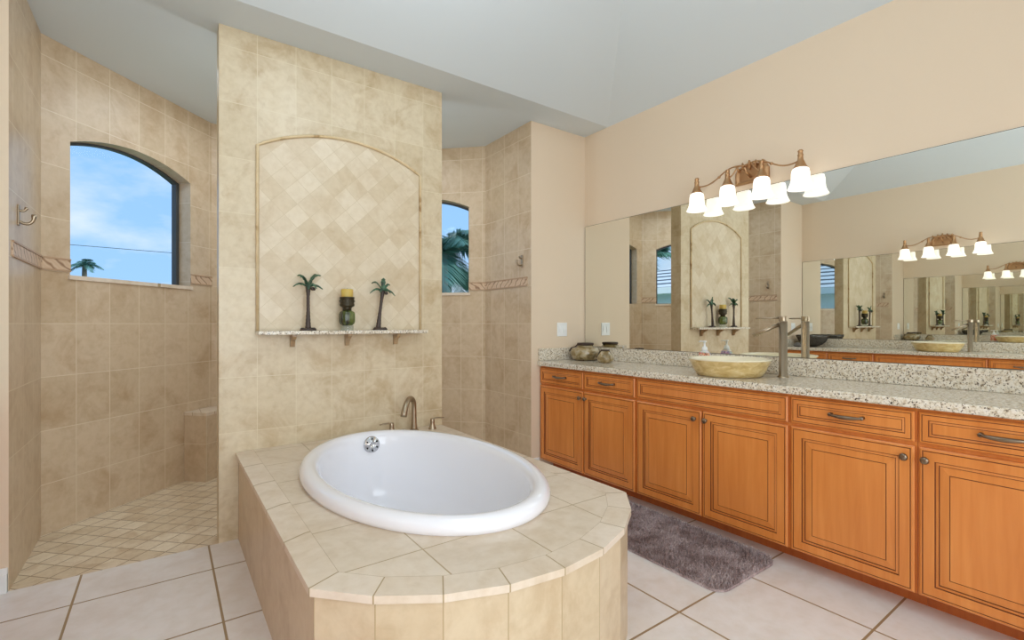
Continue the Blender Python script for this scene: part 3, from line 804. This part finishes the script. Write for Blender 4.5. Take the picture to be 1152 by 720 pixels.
# ================================================================== VANITY LIGHTS
def shade_mat():
    m = bpy.data.materials.new('lit_white_glass_shade'); m.use_nodes = True
    b = m.node_tree.nodes['Principled BSDF']; b.inputs['Base Color'].default_value = (.9, .88, .84, 1); b.inputs['Roughness'].default_value = .35
    b.inputs['Emission Color'].default_value = (1, .95, .86, 1); b.inputs['Emission Strength'].default_value = .85
    return m
M['shade'] = shade_mat()
M['bulb'] = base('lit_bulb', (255, 245, 225), .3); b_ = L(M['bulb'])[2]; b_.inputs['Emission Color'].default_value = (1, .93, .8, 1); b_.inputs['Emission Strength'].default_value = 6
LYs = [1.90, 1.683, 1.467, 1.25]
vl = empty('vanity_light', (XR, 1.575, 2.13), 'four lamp bronze vanity light with white bell glass shades above the right mirror', 'wall lamp')
sh = (-XR, -1.575, -2.13)
mb = MB()
yz = [(1.47, 2.085), (1.68, 2.085), (1.68, 2.16), (1.665, 2.185), (1.62, 2.2), (1.575, 2.207), (1.53, 2.2), (1.485, 2.185), (1.47, 2.16)]
for gx, gi in ((0, 0),):
    c_ = Vector((1.575, 2.14))
    r0 = [(XR-.001, y, z) for y, z in yz]; r1 = [(XR-.018, y, z) for y, z in yz]
    r2 = [(XR-.03, *(c_+(Vector(p)-c_)*.86)) for p in yz]; r3 = [(XR-.026, *(c_+(Vector(p)-c_)*.7)) for p in yz]
    mb.rings([r0, r1, r2, r3], 0, True, True, smooth=False)
mb.build('backplate', M['bronze'], vl, shift=sh)
mb = MB()
for k in range(5):                                        # leaf crest
    y = 1.575+(k-2)*.034; h_ = .05-.008*abs(k-2)
    mb.tube([(XR-.035, y, 2.165), (XR-.05, y+.004*(k-2), 2.165+h_*.6), (XR-.045, y+.008*(k-2), 2.165+h_), (XR-.03, y+.012*(k-2), 2.16+h_)], [.006, .008, .006, .003], 8)
mb.tube([(XR-.03, 1.575, 2.12), (XR-.075, 1.575, 2.135), (XR-.105, 1.575, 2.165)], .008, 8)
mb.build('crest', M['bronze'], vl, shift=sh)
mb = MB()
def wave(ya, yb, za, zb, amp):
    pts = []
    for i in range(25):
        t = i/24; x = XR-.105+.035*math.sin(PI*t)*0
        pts.append((x, ya+(yb-ya)*t, za+(zb-za)*t+amp*math.sin(2*PI*t)))
    return pts
mb.tube(wave(1.90, 1.575, 2.118, 2.172, -.022), .0048, 8); mb.tube(wave(1.575, 1.25, 2.172, 2.118, .022), .0048, 8)
mb.tube(bez([(XR-.105, 1.683, 2.125), (XR-.105, 1.64, 2.11), (XR-.1, 1.63, 2.2), (XR-.1, 1.59, 2.175)], 14), .0045, 8)
mb.tube(bez([(XR-.105, 1.467, 2.125), (XR-.105, 1.51, 2.11), (XR-.1, 1.52, 2.2), (XR-.1, 1.56, 2.175)], 14), .0045, 8)
for y, z in ((1.74, 2.142), (1.41, 2.142)): mb.lathe([(.0, -.009), (.008, -.006), (.010, 0), (.008, .006), (0, .009)], (XR-.105, y, z), 12, cap=False)
mb.build('arm', M['bronze'], vl, shift=sh)
for y in LYs:
    c_ = (XR-.105, y, 0)
    mb = MB(); mb.lathe([(.034, 2.07), (.036, 2.078), (.03, 2.084), (.022, 2.105), (.015, 2.12), (.013, 2.14), (.016, 2.146), (.012, 2.152), (.012, 2.164), (.015, 2.168), (.009, 2.176), (0, 2.178)], c_, 20, cap=False)
    so_ = mb.build('socket', M['bronze'], vl, shift=sh)
    mb = MB()
    mb.lathe([(.032, 2.074), (.042, 2.066), (.0465, 2.045), (.0475, 2.015), (.051, 1.99), (.060, 1.968), (.067, 1.957), (.065, 1.955), (.057, 1.966), (.048, 1.989), (.0445, 2.015), (.0435, 2.045), (.039, 2.062), (.03, 2.07)], c_, 36, cap=False)
    mb.build('lamp_shade', M['shade'], vl, shift=sh)
    mb = MB(); mb.lathe([(0, 1.975), (.015, 1.98), (.022, 2.0), (.018, 2.03), (.012, 2.06)], c_, 20, cap=False); mb.build('bulb', M['bulb'], so_, shift=sh)
opposite(vl, 'four lamp bronze vanity light on the opposite wall, seen in the mirror')
for x in (XR-.105, XL+.105):
    for y in LYs:
        d_ = bpy.data.lights.new('lamp_glow', 'POINT'); d_.energy = 2.0; d_.shadow_soft_size = .015; d_.color = (1, .87, .7)
        o = bpy.data.objects.new('lamp_glow', d_); COL.objects.link(o); o.location = (x, y, 1.99)

# ================================================================== RUG
m = base('shaggy_mauve_pile', (150, 128, 124), .95, spec=.1); nt_, lk_, b_ = L(m)
at_ = nt_.nodes.new('ShaderNodeObjectInfo')
n_ = noise(nt_, coords(nt_), 9, 4, .6); n2_ = noise(nt_, coords(nt_), 160, 2, .6)
c_ = ramp(nt_, n_, [(.35, (158, 136, 132)), (.62, (214, 198, 198))])
c_ = mix(nt_, .5, c_, ramp(nt_, n2_, [(.35, (130, 115, 112)), (.65, (255, 250, 248))]), 'MULTIPLY')
lk_.new(c_, b_.inputs['Base Color']); M['rug'] = m
rx0, rx1, ry0, ry1, rc = 1.985, 2.50, 1.185, 2.22, .07
def in_rug(x, y, g=0):
    x0, x1, y0, y1 = rx0+g, rx1-g, ry0+g, ry1-g
    if not (x0 <= x <= x1 and y0 <= y <= y1): return False
    cx_ = min(max(x, x0+rc), x1-rc); cy_ = min(max(y, y0+rc), y1-rc)
    return (x-cx_)**2+(y-cy_)**2 <= rc*rc
pol = []
for cx_, cy_, s_ in ((rx1-rc, ry0+rc, -90), (rx1-rc, ry1-rc, 0), (rx0+rc, ry1-rc, 90), (rx0+rc, ry0+rc, 180)):
    for i in range(7): a = D(s_+15*i); pol.append((cx_+rc*math.cos(a), cy_+rc*math.sin(a)))
verts, faces = [], []
k = len(pol)
verts += [(x, y, .001) for x, y in pol]+[(x, y, .012) for x, y in pol]
faces += [(i, (i+1) % k, k+(i+1) % k, k+i) for i in range(k)]+[tuple(range(k, 2*k))]
rg = random.Random(3)
cnt = 0
while cnt < 20000:
    x, y = rg.uniform(rx0, rx1), rg.uniform(ry0, ry1)
    if not in_rug(x, y): continue
    cnt += 1
    a = rg.uniform(0, 2*PI); l_ = rg.uniform(.008, .017); h_ = rg.uniform(.012, .022); w_ = .0022
    dx, dy = math.cos(a), math.sin(a); n0 = len(verts)
    verts += [(x-dy*w_, y+dx*w_, .010), (x+dy*w_, y-dx*w_, .010), (x+dx*l_*.5+dy*w_*.8, y+dy*l_*.5-dx*w_*.8, .010+h_*.8), (x+dx*l_*.5-dy*w_*.8, y+dy*l_*.5+dx*w_*.8, .010+h_*.8), (x+dx*l_, y+dy*l_, .010+h_*.85)]
    faces += [(n0, n0+1, n0+2, n0+3), (n0+3, n0+2, n0+4)]
me = bpy.data.meshes.new('bath_rug'); me.from_pydata(verts, [], faces); me.materials.append(M['rug'])
o = bpy.data.objects.new('bath_rug', me); COL.objects.link(o)
tag(o, 'shaggy mauve brown bath rug with rounded corners on the floor in front of the vanity', 'rug')

# ================================================================== OUTSIDE
M['leaf'] = base('palm_leaf', (44, 84, 72), .5); nt_, lk_, b_ = L(M['leaf'])
lk_.new(ramp(nt_, noise(nt_, coords(nt_), 1.2, 3), [(.35, (52, 96, 88)), (.65, (112, 160, 136))]), b_.inputs['Base Color'])
M['bark'] = base('palm_bark', (128, 116, 100), .8)
def palm_tree(loc, h, nf, reach, label, seed, lean=0):
    rg = random.Random(seed); root = empty('palm_tree', loc, label, 'palm tree')
    mb = MB(); mb.tube([(lean*(i/10)**2, 0, h*i/10) for i in range(11)], [.16-.05*i/10+(.015 if i % 2 else 0) for i in range(11)], 12); mb.build('trunk', M['bark'], root)
    for k in range(nf):
        ang = 2*PI*k/nf*2.4+rg.uniform(-.25, .25); el = rg.uniform(-.25, 1.1); rc_ = reach*rg.uniform(.85, 1.1)
        d = Vector((math.cos(ang), math.sin(ang), 0)); s = Vector((-d.y, d.x, 0)); b0 = Vector((lean, 0, h))
        pts = []
        for i in range(15):
            t = i/14; pts.append(b0+d*(rc_*math.cos(el)*t)+V(0, 0, rc_*(math.sin(el)*t-.75*t*t*math.cos(el)**.5)))
        mb = MB(); mb.tube(pts, [.022*(1-.8*i/14)+.003 for i in range(15)], 6)
        for i in range(1, 15):
            for u in (0, .25, .5, .75):
                q = i-u; p = pts[i].lerp(pts[i-1], u); t = q/14
                ll = rc_*.42*math.sin(PI*min(1, .2+t*.75)); td = (pts[i]-pts[i-1]).normalized()
                for sg in (-1, 1):
                    e = p+(s*sg*.72+td*.55).normalized()*ll+V(0, 0, -ll*rg.uniform(.25, .6)); md = p.lerp(e, .45)+V(0, 0, ll*.08); w = td*.014*max(.5, reach)
                    mb.face([p-w*.5, p+w*.5, md+w, md-w]); mb.face([md-w, md+w, e])
        mb.build('frond', M['leaf'], root, recalc=False)
    return root
palm_tree((4.25, 8.2, -1.2), 3.75, 17, 1.3, 'leafy palm tree close outside the right shower window', 5)
palm_tree((8.9, 16.6, -1.2), 4.2, 13, 1.6, 'second palm tree further back outside the right shower window', 9)
palm_tree((-4.2, 41, -1.2), 6.15, 9, 1.0, 'small distant palm top at the lower edge of the left window', 11)
palm_tree((-13.5, 15.6, -1.2), 5.6, 14, 2.2, 'palm tree behind the tiled roof house, seen in the mirror', 13)
palm_tree((-17.5, 14.5, -1.2), 5.0, 14, 2.2, 'palm tree left of the taller one behind the roof, seen in the mirror', 17)
# neighbour's house, seen in the mirror through the left window
hs = empty('house', (-9.5, 8.5, -1.2), 'neighbouring white house with a tiled roof, seen in the mirror through a window', 'house')
M['stucco'] = base('white_stucco', (226, 236, 238), .8)
m = base('grey_roof_tile', (222, 226, 228), .7); nt_, lk_, b_ = L(m)
w_ = nt_.nodes.new('ShaderNodeTexWave'); w_.bands_direction = 'Z'; w_.inputs['Scale'].default_value = 1.8; w_.inputs['Distortion'].default_value = .6; lk_.new(coords(nt_), w_.inputs['Vector'])
lk_.new(ramp(nt_, w_.outputs['Fac'], [(.12, (60, 70, 78)), (.42, (226, 232, 236))]), b_.inputs['Base Color']); M['roof'] = m
mb = MB(); mb.box((-3, -5, 0), (2.6, 5, 3.5)); mb.build('wall', M['stucco'], hs)
mb = MB(); ez = 3.52
e_ = [(-3.5, -5.5, ez), (3.1, -5.5, ez), (3.1, 5.5, ez), (-3.5, 5.5, ez)]; r_ = [(-.2, -2.4, ez+1.05), (-.2, 2.4, ez+1.05)]
mb.face([e_[0], e_[1], r_[0]]); mb.face([e_[1], e_[2], r_[1], r_[0]]); mb.face([e_[2], e_[3], r_[1]]); mb.face([e_[3], e_[0], r_[0], r_[1]]); mb.face(e_[::-1])
mb.build('roof', M['roof'], hs)
mb = MB(); mb.box((-3.52, -5.52, ez-.2), (3.13, 5.52, ez-.01)); mb.build('fascia', M['stucco'], hs)
opposite(hs, 'second neighbouring white house with a tiled roof, seen only in the double mirror reflection')
# power line and lawn
mb = MB(); mb.tube([(-16+i*2.4, 30+.3*i*0, 5.0-.028*i*2.4*.45-.0+.004*(i-8)**2*.12) for i in range(18)], .012, 6)
tag(mb.build('power_line', M['dark']), 'thin black power line crossing the sky in the left window', 'power line')
mb = MB(); mb.face([(-60, 4.7, -1.2), (60, 4.7, -1.2), (60, 90, -1.2), (-60, 90, -1.2)])
M['lawn'] = base('lawn', (110, 130, 84), .9); struct(mb.build('ground', M['lawn'], recalc=False))
